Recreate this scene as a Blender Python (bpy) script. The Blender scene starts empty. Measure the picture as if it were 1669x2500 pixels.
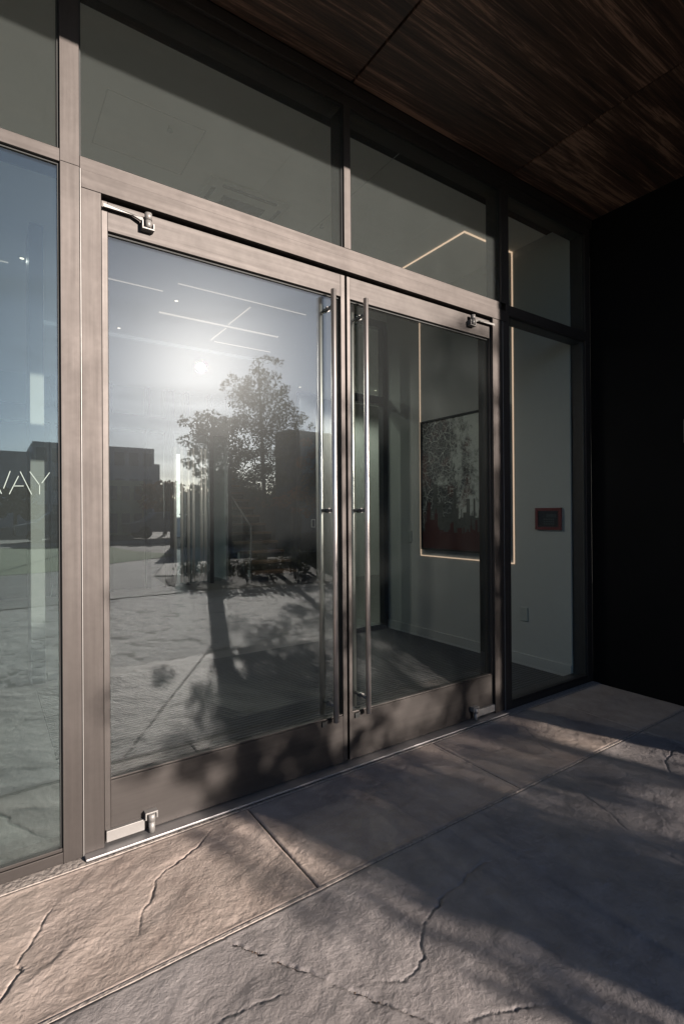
import bpy, bmesh, math, random
import numpy as np
from mathutils import Vector, Matrix
R=math.radians
random.seed(7); rng=np.random.default_rng(11)
sc=bpy.context.scene; col=sc.collection

# ------------------------------------------------------------------ camera
CAM_H=1.22; CAM_D=2.04714
yaw,pitch,roll=R(34.55984),R(0.16295),R(-0.38517)
F=Vector((math.sin(yaw)*math.cos(pitch),math.cos(yaw)*math.cos(pitch),math.sin(pitch)))
R0=Vector((math.cos(yaw),-math.sin(yaw),0)); U0=R0.cross(F)
RR=R0*math.cos(roll)+U0*math.sin(roll); UU=-R0*math.sin(roll)+U0*math.cos(roll)
cd=bpy.data.cameras.new('camera'); cam=bpy.data.objects.new('camera',cd); col.objects.link(cam)
m=Matrix((RR,UU,-F)).transposed().to_4x4(); m.translation=Vector((0,-CAM_D,CAM_H)); cam.matrix_world=m
cd.sensor_fit='HORIZONTAL'; cd.sensor_width=36; cd.lens=36*1261.18/1669; cd.clip_start=.02; cd.clip_end=2000
sc.camera=cam

# ------------------------------------------------------------------ render, world, sun
sc.render.engine='CYCLES'
sc.cycles.use_denoising=True
sc.cycles.sample_clamp_indirect=1.0
sc.cycles.max_bounces=10; sc.cycles.transparent_max_bounces=24; sc.cycles.glossy_bounces=6; sc.cycles.diffuse_bounces=4
sc.cycles.caustics_reflective=False; sc.cycles.caustics_refractive=False
vs=sc.view_settings; vs.view_transform='Standard'; vs.look='None'; vs.gamma=1; vs.exposure=EXPO=1.35
vs.use_curve_mapping=False
AZ,EL=R(19.4),R(15.4)
w=bpy.data.worlds.new('World'); sc.world=w; w.use_nodes=True
nt=w.node_tree; nt.nodes.clear()
def N(nt,t,**k):
    n=nt.nodes.new(t)
    for a,b in k.items():
        if a.startswith('i_'):
            key=a[2:]; key=int(key) if key.isdigit() else key.replace('_',' ')
            n.inputs[key].default_value=b
        else: setattr(n,a,b)
    return n
def L(nt,a,b): nt.links.new(a,b)
sky=N(nt,'ShaderNodeTexSky',sky_type='NISHITA',sun_disc=False,sun_elevation=EL,sun_rotation=math.pi-AZ,air_density=.62,dust_density=.7,ozone_density=3.0)
tc=N(nt,'ShaderNodeTexCoord')
mp=N(nt,'ShaderNodeMapping'); mp.inputs['Scale'].default_value=(1.4,1.4,7.0); L(nt,tc.outputs['Generated'],mp.inputs[0])
cn=N(nt,'ShaderNodeTexNoise',i_Scale=1.7,i_Detail=8.0,i_Roughness=.6,i_Distortion=.6); L(nt,mp.outputs[0],cn.inputs['Vector'])
cr=N(nt,'ShaderNodeValToRGB'); cr.color_ramp.elements[0].position=.5; cr.color_ramp.elements[1].position=.78
cr.color_ramp.elements[1].color=(.55,.55,.55,1); cr.color_ramp.elements[0].color=(0,0,0,1)
L(nt,cn.outputs[0],cr.inputs[0])
mx=N(nt,'ShaderNodeMix',data_type='RGBA'); mx.inputs[7].default_value=(3.2,3.7,4.4,1)
L(nt,cr.outputs[0],mx.inputs[0]); L(nt,sky.outputs[0],mx.inputs[6])
bg=N(nt,'ShaderNodeBackground'); bg.inputs[1].default_value=0.05
L(nt,mx.outputs[2],bg.inputs[0]); wo=N(nt,'ShaderNodeOutputWorld'); L(nt,bg.outputs[0],wo.inputs[0])
sd=bpy.data.lights.new('sun','SUN'); sd.energy=5.0; sd.angle=R(.6); sd.color=(1,.89,.80)
so=bpy.data.objects.new('sun',sd); col.objects.link(so)
sv=Vector((math.sin(AZ)*math.cos(EL),-math.cos(AZ)*math.cos(EL),math.sin(EL)))
so.rotation_euler=sv.to_track_quat('Z','Y').to_euler(); so.location=(8,-14,8)

# ------------------------------------------------------------------ materials
def mat(name):
    m=bpy.data.materials.new(name); m.use_nodes=True; n=m.node_tree; n.nodes.clear()
    o=N(n,'ShaderNodeOutputMaterial'); return m,n,o
def objco(n,scale=(1,1,1),rot=(0,0,0)):
    t=N(n,'ShaderNodeTexCoord'); p=N(n,'ShaderNodeMapping'); p.inputs['Scale'].default_value=scale; p.inputs['Rotation'].default_value=rot
    L(n,t.outputs['Object'],p.inputs[0]); return p.outputs[0]
def ramp(n,src,stops):
    r=N(n,'ShaderNodeValToRGB'); e=r.color_ramp.elements
    while len(e)<len(stops): e.new(.5)
    for i,(p,c) in enumerate(stops): e[i].position=p; e[i].color=(*c,1) if len(c)==3 else c
    L(n,src,r.inputs[0]); return r.outputs[0]
def noise(n,vec,scale,detail=4,rough=.55,dist=0):
    q=N(n,'ShaderNodeTexNoise',i_Scale=scale,i_Detail=detail,i_Roughness=rough,i_Distortion=dist); L(n,vec,q.inputs['Vector']); return q.outputs[0]
def bump(n,h,strength=.3,dist=.01,nrm=None):
    b=N(n,'ShaderNodeBump',i_Strength=strength,i_Distance=dist); L(n,h,b.inputs['Height'])
    if nrm is not None: L(n,nrm,b.inputs['Normal'])
    return b.outputs[0]
def simple(name,c1,c2=None,rough=.6,metal=0,scale=6,nscale=(1,1,1),bumpv=0,spec=.5,emit=None,estr=0,detail=5):
    m,n,o=mat(name); p=N(n,'ShaderNodeBsdfPrincipled'); p.inputs['Roughness'].default_value=rough; p.inputs['Metallic'].default_value=metal
    p.inputs['Specular IOR Level'].default_value=spec
    v=objco(n,nscale); f=noise(n,v,scale,detail)
    L(n,ramp(n,f,[(.3,c1),(.7,c2 or tuple(x*.82 for x in c1))]),p.inputs['Base Color'])
    rr=N(n,'ShaderNodeMapRange'); rr.inputs[3].default_value=max(rough-.06,0.02); rr.inputs[4].default_value=min(rough+.06,1)
    L(n,f,rr.inputs[0]); L(n,rr.outputs[0],p.inputs['Roughness'])
    if bumpv: L(n,bump(n,f,bumpv,.01),p.inputs['Normal'])
    if emit: p.inputs['Emission Color'].default_value=(*emit,1); p.inputs['Emission Strength'].default_value=estr
    L(n,p.outputs[0],o.inputs[0]); return m
def brushed(name,base,rough,stretch,tint2,streak=.35,blotch=True):
    m,n,o=mat(name); p=N(n,'ShaderNodeBsdfPrincipled'); p.inputs['Metallic'].default_value=1
    v=objco(n,stretch); fine=noise(n,v,60,3,.6)
    v2=objco(n,(1,1,1)); bl=noise(n,v2,5.5,5,.6,.4); bl2=noise(n,v2,38,3,.6)
    mxx=N(n,'ShaderNodeMath',operation='MULTIPLY'); L(n,bl,mxx.inputs[0]); mxx.inputs[1].default_value=.30
    ad=N(n,'ShaderNodeMath',operation='MULTIPLY_ADD'); L(n,fine,ad.inputs[0]); ad.inputs[1].default_value=.32; L(n,mxx.outputs[0],ad.inputs[2])
    ad2=N(n,'ShaderNodeMath',operation='MULTIPLY_ADD'); L(n,bl2,ad2.inputs[0]); ad2.inputs[1].default_value=.12; L(n,ad.outputs[0],ad2.inputs[2])
    L(n,ramp(n,ad2.outputs[0],[(.28,tint2),(.50,base)]),p.inputs['Base Color'])
    rr=N(n,'ShaderNodeMapRange'); rr.inputs[1].default_value=.3; rr.inputs[2].default_value=.7; rr.inputs[3].default_value=rough+.05; rr.inputs[4].default_value=rough-.05
    L(n,ad2.outputs[0],rr.inputs[0]); L(n,rr.outputs[0],p.inputs['Roughness'])
    L(n,bump(n,fine,.06,.002),p.inputs['Normal'])
    L(n,p.outputs[0],o.inputs[0]); return m
M={}
B1,B2=(.082,.0735,.069),(.064,.057,.0535)
M['mv']=brushed('brushed_bronze_upright',B1,.57,(1,1,.03),B2)
M['mh']=brushed('brushed_bronze_rail',B1,.57,(.03,1,1),B2)
M['door']=brushed('brushed_steel_rail',(.080,.073,.069),.56,(.02,1,1),(.064,.058,.055))
M['stile']=brushed('brushed_steel_stile',(.098,.089,.084),.53,(1,1,.02),(.076,.069,.065))
M['steel']=brushed('satin_steel_handle',(.72,.67,.64),.33,(1,1,.05),(.6,.56,.53))
M['hinge']=simple('satin_nickel_hinge',(.22,.21,.20),(.20,.19,.18),rough=.5,metal=.35,scale=30)
M['sill']=brushed('aluminium_threshold',(.42,.41,.41),.55,(.05,1,1),(.32,.31,.31))
M['rubber']=simple('black_rubber',(.012,.013,.012),rough=.7)
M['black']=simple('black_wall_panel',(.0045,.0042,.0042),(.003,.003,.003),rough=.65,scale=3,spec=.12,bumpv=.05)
M['wallgrey']=simple('painted_wall',(.50,.50,.48),(.48,.48,.46),rough=.75,scale=30,bumpv=.04)
M['ceil']=simple('ceiling_board',(.80,.79,.75),(.77,.76,.72),rough=.85,scale=20)
M['floorin']=simple('lobby_floor',(.09,.088,.085),(.075,.073,.07),rough=.4,scale=4)
M['white']=simple('white_plastic',(.5,.52,.49),rough=.5)
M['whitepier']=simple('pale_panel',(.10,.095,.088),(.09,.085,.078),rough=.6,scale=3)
M['darkframe']=simple('dark_inner_frame',(.02,.022,.026),rough=.4,spec=.4)
M['red']=simple('red_frame',(.17,.018,.018),(.14,.014,.014),rough=.5)
M['led']=simple('led_strip',(.8,.7,.6),rough=.5,emit=(1,.68,.48),estr=.30)
M['lamp']=simple('ceiling_lamp',(.8,.7,.6),rough=.5,emit=(1,.85,.72),estr=.16)
M['down']=simple('downlight_lens',(.8,.7,.6),rough=.5,emit=(1,.85,.65),estr=.8)
M['vinyl']=simple('frosted_vinyl',(.20,.24,.22),(.17,.21,.195),rough=.7)
M['bark']=simple('bark',(.06,.045,.035),(.03,.023,.018),rough=.9,scale=14,nscale=(1,1,.25),bumpv=.6)
M['soil']=simple('mulch',(.04,.03,.024),(.02,.016,.013),rough=1,scale=40,bumpv=.6)
M['asphalt']=simple('asphalt',(.055,.055,.058),(.04,.04,.042),rough=.9,scale=30)
M['path']=simple('pale_concrete',(.20,.19,.18),(.16,.155,.15),rough=.85,scale=8)
M['office']=simple('office_cladding',(.44,.45,.47),(.36,.37,.40),rough=.6,scale=2)
M['officeglass']=simple('office_window',(.14,.15,.17),rough=.2)
M['brick']=simple('tan_cladding',(.6,.42,.26),(.5,.34,.22),rough=.8,scale=5)
M['cream']=simple('cream_cladding',(.62,.58,.34),(.5,.48,.28),rough=.8,scale=5)
M['fence']=simple('dark_fence',(.03,.03,.035),(.02,.02,.024),rough=.7,scale=3)
M['wood']=simple('oak_tread',(.12,.075,.048),(.085,.052,.034),rough=.5,scale=6,nscale=(.2,1,1))
M['plate']=simple('pale_balustrade_plate',(.42,.48,.47),rough=.4)
M['carpaint']=simple('silver_car_paint',(.25,.26,.28),rough=.3,metal=.5)
M['tyre']=simple('tyre_rubber',(.02,.02,.02),rough=.9)
M['fascia']=simple('canopy_fascia',(.05,.055,.06),(.04,.045,.05),rough=.5,metal=.3)
M['mortar']=simple('mortar',(.36,.315,.28),(.2,.17,.15),rough=.95,scale=60,bumpv=.8)

def leafmat(name,stops):
    m,n,o=mat(name); v=objco(n); f=noise(n,v,9,3,.6)
    c=ramp(n,f,stops)
    d=N(n,'ShaderNodeBsdfDiffuse'); t=N(n,'ShaderNodeBsdfTranslucent'); L(n,c,d.inputs[0]); L(n,c,t.inputs[0])
    x=N(n,'ShaderNodeMixShader',i_Fac=.22); L(n,d.outputs[0],x.inputs[1]); L(n,t.outputs[0],x.inputs[2]); L(n,x.outputs[0],o.inputs[0]); return m
M['leaf']=leafmat('olive_leaves',[(.3,(.035,.04,.02)),(.55,(.06,.062,.03)),(.75,(.10,.075,.03))])
M['leafo']=leafmat('autumn_leaves',[(.3,(.09,.07,.025)),(.5,(.20,.09,.03)),(.7,(.30,.07,.03))])
M['leafd']=leafmat('dark_leaves',[(.3,(.02,.025,.012)),(.7,(.05,.05,.022))])
M['grass']=simple('lawn_grass',(.075,.15,.035),(.05,.10,.022),rough=1,scale=12,bumpv=.5)

def glass(name,tint,fres,dust,film,duster=.24,rc=(.93,.97,1)):
    m,n,o=mat(name)
    tr=N(n,'ShaderNodeBsdfTransparent'); tr.inputs[0].default_value=(*tint,1)
    gl=N(n,'ShaderNodeBsdfGlossy'); gl.inputs['Roughness'].default_value=0; gl.inputs[0].default_value=(*rc,1)
    lw=N(n,'ShaderNodeLayerWeight',i_Blend=.5); pw=N(n,'ShaderNodeMath',operation='POWER'); L(n,lw.outputs['Facing'],pw.inputs[0]); pw.inputs[1].default_value=5
    fr=N(n,'ShaderNodeMath',operation='MULTIPLY_ADD'); L(n,pw.outputs[0],fr.inputs[0]); fr.inputs[1].default_value=1-fres; fr.inputs[2].default_value=fres
    v=objco(n); nz=noise(n,v,1.1,2,.5)
    if film: L(n,bump(n,nz,.025,.01),gl.inputs['Normal'])
    x=N(n,'ShaderNodeMixShader'); L(n,fr.outputs[0],x.inputs[0]); L(n,tr.outputs[0],x.inputs[1]); L(n,gl.outputs[0],x.inputs[2])
    out=x.outputs[0]
    if film:
        g2=N(n,'ShaderNodeBsdfGlossy'); g2.inputs['Roughness'].default_value=duster; g2.inputs[0].default_value=(.95,.97,1,1)
        y=N(n,'ShaderNodeMixShader',i_Fac=film); L(n,out,y.inputs[1]); L(n,g2.outputs[0],y.inputs[2]); out=y.outputs[0]
    if dust:
        df=N(n,'ShaderNodeBsdfDiffuse'); df.inputs[0].default_value=(.70,.76,.74,1)
        z=N(n,'ShaderNodeMixShader'); dn=noise(n,objco(n,(1,1,.6)),7,7,.65)
        mr=N(n,'ShaderNodeMapRange'); mr.inputs[1].default_value=.35; mr.inputs[2].default_value=.75; mr.inputs[3].default_value=dust*.95; mr.inputs[4].default_value=dust*1.1
        L(n,dn,mr.inputs[0]); L(n,mr.outputs[0],z.inputs[0]); L(n,out,z.inputs[1]); L(n,df.outputs[0],z.inputs[2]); out=z.outputs[0]
    L(n,out,o.inputs[0]); return m
M['glass']=glass('door_glass',(.86,.895,.885),.102,.004,.0021,.285)
M['glasst']=glass('transom_glass',(.94,.97,.95),.06,.017,.0008,.3)
M['glassl']=glass('side_glass',(.84,.92,.91),.118,.009,.0012,.3,(.86,.98,1))
M['glassin']=glass('inner_glass',(.90,.96,.93),.04,0,0)

# walnut soffit: grain running along x
m,n,o=mat('walnut_soffit'); p=N(n,'ShaderNodeBsdfPrincipled'); p.inputs['Roughness'].default_value=.55
t=N(n,'ShaderNodeTexCoord'); geo=N(n,'ShaderNodeObjectInfo')
off=N(n,'ShaderNodeVectorMath',operation='MULTIPLY_ADD'); L(n,t.outputs['Object'],off.inputs[0]); off.inputs[1].default_value=(1,1,1)
cmb=N(n,'ShaderNodeCombineXYZ'); L(n,geo.outputs['Random'],cmb.inputs[0]); L(n,geo.outputs['Random'],cmb.inputs[1])
sc3=N(n,'ShaderNodeVectorMath',operation='SCALE'); sc3.inputs['Scale'].default_value=37; L(n,cmb.outputs[0],sc3.inputs[0]); L(n,sc3.outputs[0],off.inputs[2])
def mapv(scale):
    q=N(n,'ShaderNodeMapping'); q.inputs['Scale'].default_value=scale; L(n,off.outputs[0],q.inputs[0]); return q.outputs[0]
warp=N(n,'ShaderNodeTexNoise',i_Scale=1.3,i_Detail=4.0); L(n,mapv((.8,2.2,1)),warp.inputs['Vector'])
wv=N(n,'ShaderNodeTexWave',wave_type='BANDS',bands_direction='Y',wave_profile='SAW'); wv.inputs['Scale'].default_value=1.15; wv.inputs['Distortion'].default_value=9; wv.inputs['Detail'].default_value=5; wv.inputs['Detail Scale'].default_value=1.4; wv.inputs['Detail Roughness'].default_value=.62
L(n,mapv((.28,1.5,1)),wv.inputs['Vector'])
fi=N(n,'ShaderNodeTexNoise',i_Scale=5.0,i_Detail=10.0,i_Roughness=.8,i_Distortion=.8); L(n,mapv((.26,9,1)),fi.inputs['Vector'])
lo=N(n,'ShaderNodeTexNoise',i_Scale=1.6,i_Detail=6.0,i_Roughness=.62,i_Distortion=1.6); L(n,mapv((.32,2.9,1)),lo.inputs['Vector'])
a1=N(n,'ShaderNodeMath',operation='MULTIPLY_ADD'); L(n,wv.outputs[1] if len(wv.outputs)>1 else wv.outputs[0],a1.inputs[0]); a1.inputs[1].default_value=0
a2=N(n,'ShaderNodeMath',operation='MULTIPLY_ADD'); L(n,fi.outputs[0],a2.inputs[0]); a2.inputs[1].default_value=.76
a3=N(n,'ShaderNodeMath',operation='MULTIPLY'); L(n,lo.outputs[0],a3.inputs[0]); a3.inputs[1].default_value=.48
L(n,a3.outputs[0],a2.inputs[2]); L(n,a2.outputs[0],a1.inputs[2])
L(n,ramp(n,a1.outputs[0],[(.50,(.008,.0045,.0034)),(.575,(.042,.024,.016)),(.645,(.085,.050,.034)),(.72,(.34,.21,.145))]),p.inputs['Base Color'])
L(n,bump(n,fi.outputs[0],.1,.003),p.inputs['Normal']); L(n,p.outputs[0],o.inputs[0]); M['walnut']=m

# slate-textured stone
def stone(name,c1,c2,c3,bs=1.0,rough=.66,fs=26,fd=.0048,sp=.28):
    m,n,o=mat(name); p=N(n,'ShaderNodeBsdfPrincipled'); p.inputs['Roughness'].default_value=rough
    p.inputs['Specular IOR Level'].default_value=sp
    v=objco(n); b0=noise(n,v,1.6,6,.6,.5); b1=noise(n,v,9,7,.68,.3)
    ad=N(n,'ShaderNodeMath',operation='MULTIPLY_ADD'); L(n,b1,ad.inputs[0]); ad.inputs[1].default_value=.5
    hm=N(n,'ShaderNodeMath',operation='MULTIPLY'); L(n,b0,hm.inputs[0]); hm.inputs[1].default_value=.5; L(n,hm.outputs[0],ad.inputs[2])
    L(n,ramp(n,ad.outputs[0],[(.36,c1),(.5,c2),(.64,c3)]),p.inputs['Base Color'])
    v3=objco(n,(1,1.25,1),(0,0,.5)); f1=noise(n,v3,fs,9,.66,.35); f2=noise(n,v,120,5,.7)
    s=N(n,'ShaderNodeMath',operation='MULTIPLY_ADD'); L(n,f2,s.inputs[0]); s.inputs[1].default_value=.38; L(n,f1,s.inputs[2])
    L(n,bump(n,s.outputs[0],bs,fd),p.inputs['Normal']); L(n,p.outputs[0],o.inputs[0]); return m
M['stoneA']=stone('stamped_stone_strip',(.27,.215,.185),(.355,.29,.25),(.43,.355,.31))
M['stoneB']=stone('stamped_stone_field',(.185,.166,.158),(.245,.22,.21),(.31,.28,.268))
M['mat']=None
m,n,o=mat('entrance_grille_mat'); p=N(n,'ShaderNodeBsdfPrincipled'); p.inputs['Roughness'].default_value=.75
wv=N(n,'ShaderNodeTexWave',wave_type='BANDS',bands_direction='Y'); wv.inputs['Scale'].default_value=9.5; L(n,objco(n),wv.inputs['Vector'])
L(n,ramp(n,wv.outputs[1],[(.3,(.010,.011,.011)),(.6,(.045,.045,.044))]),p.inputs['Base Color']); L(n,bump(n,wv.outputs[1],.8,.01),p.inputs['Normal'])
L(n,p.outputs[0],o.inputs[0]); M['mat']=m
# picture: pale street map lines over dark paper
m,n,o=mat('map_print'); p=N(n,'ShaderNodeBsdfPrincipled'); p.inputs['Roughness'].default_value=.5
t=N(n,'ShaderNodeTexCoord'); mpp=N(n,'ShaderNodeMapping'); mpp.inputs['Scale'].default_value=(1,1,1); L(n,t.outputs['Object'],mpp.inputs[0])
wz=N(n,'ShaderNodeTexNoise',i_Scale=7.0,i_Detail=3.0); L(n,mpp.outputs[0],wz.inputs['Vector'])
wa=N(n,'ShaderNodeVectorMath',operation='MULTIPLY_ADD'); L(n,wz.outputs[1],wa.inputs[0]); wa.inputs[1].default_value=(.12,.12,.12); L(n,mpp.outputs[0],wa.inputs[2])
def vor(s,lo_,hi_):
    q=N(n,'ShaderNodeTexVoronoi',feature='DISTANCE_TO_EDGE'); q.inputs['Scale'].default_value=s; L(n,wa.outputs[0],q.inputs['Vector'])
    r=N(n,'ShaderNodeMapRange'); r.inputs[1].default_value=lo_; r.inputs[2].default_value=hi_; r.inputs[3].default_value=1; r.inputs[4].default_value=0; L(n,q.outputs[0],r.inputs[0]); return r.outputs[0]
va=vor(9,.008,.022); vb=vor(31,.008,.035)
mxv=N(n,'ShaderNodeMath',operation='MAXIMUM'); L(n,va,mxv.inputs[0]); L(n,vb,mxv.inputs[1])
pat=noise(n,mpp.outputs[0],3.2,8,.75,.4); sp=N(n,'ShaderNodeSeparateXYZ'); L(n,t.outputs['Object'],sp.inputs[0])
grad=N(n,'ShaderNodeMath',operation='MULTIPLY_ADD'); L(n,sp.outputs[1],grad.inputs[0]); grad.inputs[1].default_value=-.34; pa=N(n,'ShaderNodeMath',operation='ADD'); L(n,pat,pa.inputs[0]); pa.inputs[1].default_value=.40; L(n,pa.outputs[0],grad.inputs[2])
gr=ramp(n,grad.outputs[0],[(.47,(0,0,0)),(.56,(1,1,1))])
mx2=N(n,'ShaderNodeMath',operation='MAXIMUM'); L(n,gr,mx2.inputs[0]); L(n,mxv.outputs[0],mx2.inputs[1])
base=ramp(n,noise(n,mpp.outputs[0],4,3),[(.35,(.02,.019,.018)),(.52,(.03,.04,.045)),(.64,(.09,.03,.025))])
mc=N(n,'ShaderNodeMix',data_type='RGBA'); L(n,mx2.outputs[0],mc.inputs[0]); L(n,base,mc.inputs[6]); mc.inputs[7].default_value=(.55,.58,.53,1)
L(n,mc.outputs[2],p.inputs['Base Color']); L(n,p.outputs[0],o.inputs[0]); M['map']=m

# ------------------------------------------------------------------ builders
class MB:
    def __init__(s,origin=(0,0,0)): s.bm=bmesh.new(); s.o=Vector(origin)
    def box(s,x0,x1,y0,y1,z0,z1,bev=0,seg=2):
        r=bmesh.ops.create_cube(s.bm,size=1); vs=r['verts']
        for v in vs: v.co=Vector((x0+(v.co.x+.5)*(x1-x0),y0+(v.co.y+.5)*(y1-y0),z0+(v.co.z+.5)*(z1-z0)))
        if bev:
            es={e for v in vs for e in v.link_edges}
            bmesh.ops.bevel(s.bm,geom=list(es),offset=bev,segments=seg,affect='EDGES',profile=.5)
        return s
    def tube(s,a,b,r0,r1=None,n=20,caps=True,bev=0):
        a,b=Vector(a),Vector(b); r1=r0 if r1 is None else r1; d=(b-a); q=d.to_track_quat('Z','Y')
        ra=[];rb=[]
        rings=[(a,r0),(b,r1)]
        if bev:
            u=d.normalized(); rings=[(a,r0-bev),(a+u*bev,r0),(b-u*bev,r1),(b,r1-bev)]
        rs=[[s.bm.verts.new(c+q@Vector((r*math.cos(2*math.pi*k/n),r*math.sin(2*math.pi*k/n),0))) for k in range(n)] for c,r in rings]
        for A,Bv in zip(rs,rs[1:]):
            for k in range(n):
                f=s.bm.faces.new((A[k],A[(k+1)%n],Bv[(k+1)%n],Bv[k])); f.smooth=True
        if caps: s.bm.faces.new(rs[0][::-1]); s.bm.faces.new(rs[-1])
        return s
    def poly(s,pts,depth=None):
        vs=[s.bm.verts.new(p) for p in pts]; f=s.bm.faces.new(vs)
        if depth:
            r=bmesh.ops.extrude_face_region(s.bm,geom=[f]); 
            for v in r['geom']:
                if isinstance(v,bmesh.types.BMVert): v.co+=Vector(depth)
        return s
    def build(s,name,m,parent=None,recalc=True):
        if recalc: bmesh.ops.recalc_face_normals(s.bm,faces=s.bm.faces)
        me=bpy.data.meshes.new(name); s.bm.to_mesh(me); s.bm.free()
        o=bpy.data.objects.new(name,me); col.objects.link(o)
        me.materials.append(m)
        if parent is not None:
            o.parent=parent; o.matrix_parent_inverse=Matrix.Translation(-abs_loc(parent))
        return o
def abs_loc(p):
    l=Vector(p.location)
    while p.parent is not None:
        l=l+p.matrix_parent_inverse.translation; p=p.parent; l=l+Vector(p.location)
    return l
def tag(o,label=None,cat=None,group=None,kind=None):
    if label: o['label']=label
    if cat: o['category']=cat
    if group: o['group']=group
    if kind: o['kind']=kind
    return o
def empty(name,loc,label,cat,group=None):
    o=bpy.data.objects.new(name,None); o.location=loc; o.empty_display_size=.1; col.objects.link(o); return tag(o,label,cat,group)
def box(name,m,b,parent=None,bev=0): return MB().box(*b,bev=bev).build(name,m,parent)
def struct(o): o['kind']='structure'; return o

# ------------------------------------------------------------------ entrance paving with modelled relief
def perlin(x,y,seed):
    r=np.random.default_rng(seed); P=r.permutation(256); P=np.concatenate([P,P]); ang=r.random(256)*2*np.pi; gx,gy=np.cos(ang),np.sin(ang)
    xi=np.floor(x).astype(int); yi=np.floor(y).astype(int); fx,fy=x-xi,y-yi; xi&=255; yi&=255
    def g(ix,iy,dx,dy): h=P[P[ix&255]+(iy&255)]; return gx[h]*dx+gy[h]*dy
    u=fx*fx*fx*(fx*(fx*6-15)+10); v=fy*fy*fy*(fy*(fy*6-15)+10)
    a=g(xi,yi,fx,fy); b=g(xi+1,yi,fx-1,fy); c=g(xi,yi+1,fx,fy-1); d_=g(xi+1,yi+1,fx-1,fy-1)
    return (a+(b-a)*u)*(1-v)+(c+(d_-c)*u)*v
def fbm(x,y,s,oct,seed,gain=.5):
    t=0;a=1
    for k in range(oct): t=t+a*perlin(x*s+seed*3.1,y*s-seed*1.7,seed+k); a*=gain; s*=2.03
    return t
def segdist(x,y,pts):
    best=np.full(x.shape,9.0)
    for (ax,ay),(bx,by) in zip(pts,pts[1:]):
        dx,dy=bx-ax,by-ay; l=dx*dx+dy*dy+1e-12
        t=np.clip(((x-ax)*dx+(y-ay)*dy)/l,0,1); best=np.minimum(best,np.hypot(x-ax-t*dx,y-ay-t*dy))
    return best
def segdist2(x,y,pts):
    best=np.full(x.shape,9.0); sd_=np.zeros(x.shape)
    for (ax,ay),(bx,by) in zip(pts,pts[1:]):
        dx,dy=bx-ax,by-ay; l=dx*dx+dy*dy+1e-12
        t=np.clip(((x-ax)*dx+(y-ay)*dy)/l,0,1); d=np.hypot(x-ax-t*dx,y-ay-t*dy); cr_=(x-ax)*dy-(y-ay)*dx
        m_=d<best; best=np.where(m_,d,best); sd_=np.where(m_,cr_,sd_)
    return best,sd_
cracks=[
 ([(.73,-.09),(.64,-.17),(.55,-.21),(.47,-.26),(.43,-.34),(.39,-.38),(.37,-.44),(.35,-.48)],.0045,.0035),
 ([(.18,-.17),(.14,-.24),(.11,-.3),(.07,-.37),(.07,-.41),(.02,-.48),(-.1,-.58)],.0045,.0035),
 ([(.5,-.09),(.42,-.11),(.34,-.17),(.32,-.22)],-.004,.009),
 ([(.65,-.88),(.56,-.86),(.47,-.84),(.43,-.86),(.36,-.93)],.007,.006),
 ([(1.52,-.87),(1.4,-.83),(1.28,-.86),(1.21,-.86),(1.12,-.89),(1.05,-.92),(1.01,-.96),(.99,-.99),(.95,-1.01),(.9,-1.02),(.82,-.97)],.007,.006),
 ([(2.54,-.16),(2.45,-.31),(2.39,-.43),(2.35,-.55)],.006,.005),
 ([(2.22,-.63),(2.18,-.71),(2.12,-.8),(2.09,-.9),(2.03,-1.01),(2.0,-1.1),(1.99,-1.23),(1.9,-1.5)],.005,.005),
 ([(3.0,-.78),(2.94,-.82),(2.74,-.85),(2.62,-.92),(2.54,-.99)],.007,.006),
 ([(.9,-1.18),(.97,-1.19),(1.04,-1.22),(1.1,-1.25),(1.17,-1.29),(1.21,-1.3)],.006,.005),
 ([(1.95,-.88),(1.97,-.9),(2.04,-.91)],.006,.005),
 ([(1.16,-.34),(1.3,-.41),(1.45,-.41),(1.54,-.51),(1.65,-.59)],-.003,.007),
 ([(.37,-.55),(.42,-.57)],-.003,.006),
 ([(2.3,-1.0),(2.1,-1.15),(2.05,-1.4)],-.003,.008),
 ([(1.9,-.06),(1.93,-.15),(1.9,-.22)],.005,.004),
 ([(-.5,-1.1),(-.2,-1.35),(.1,-1.4),(.3,-1.7)],.006,.006),
 ([(.2,-.8),(.5,-1.05),(.55,-1.3)],.003,.005),
]
rust=[(.545,-.60),(.76,-.95),(1.10,-1.50),(1.60,-2.31),(2.3,-3.45)]
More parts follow.
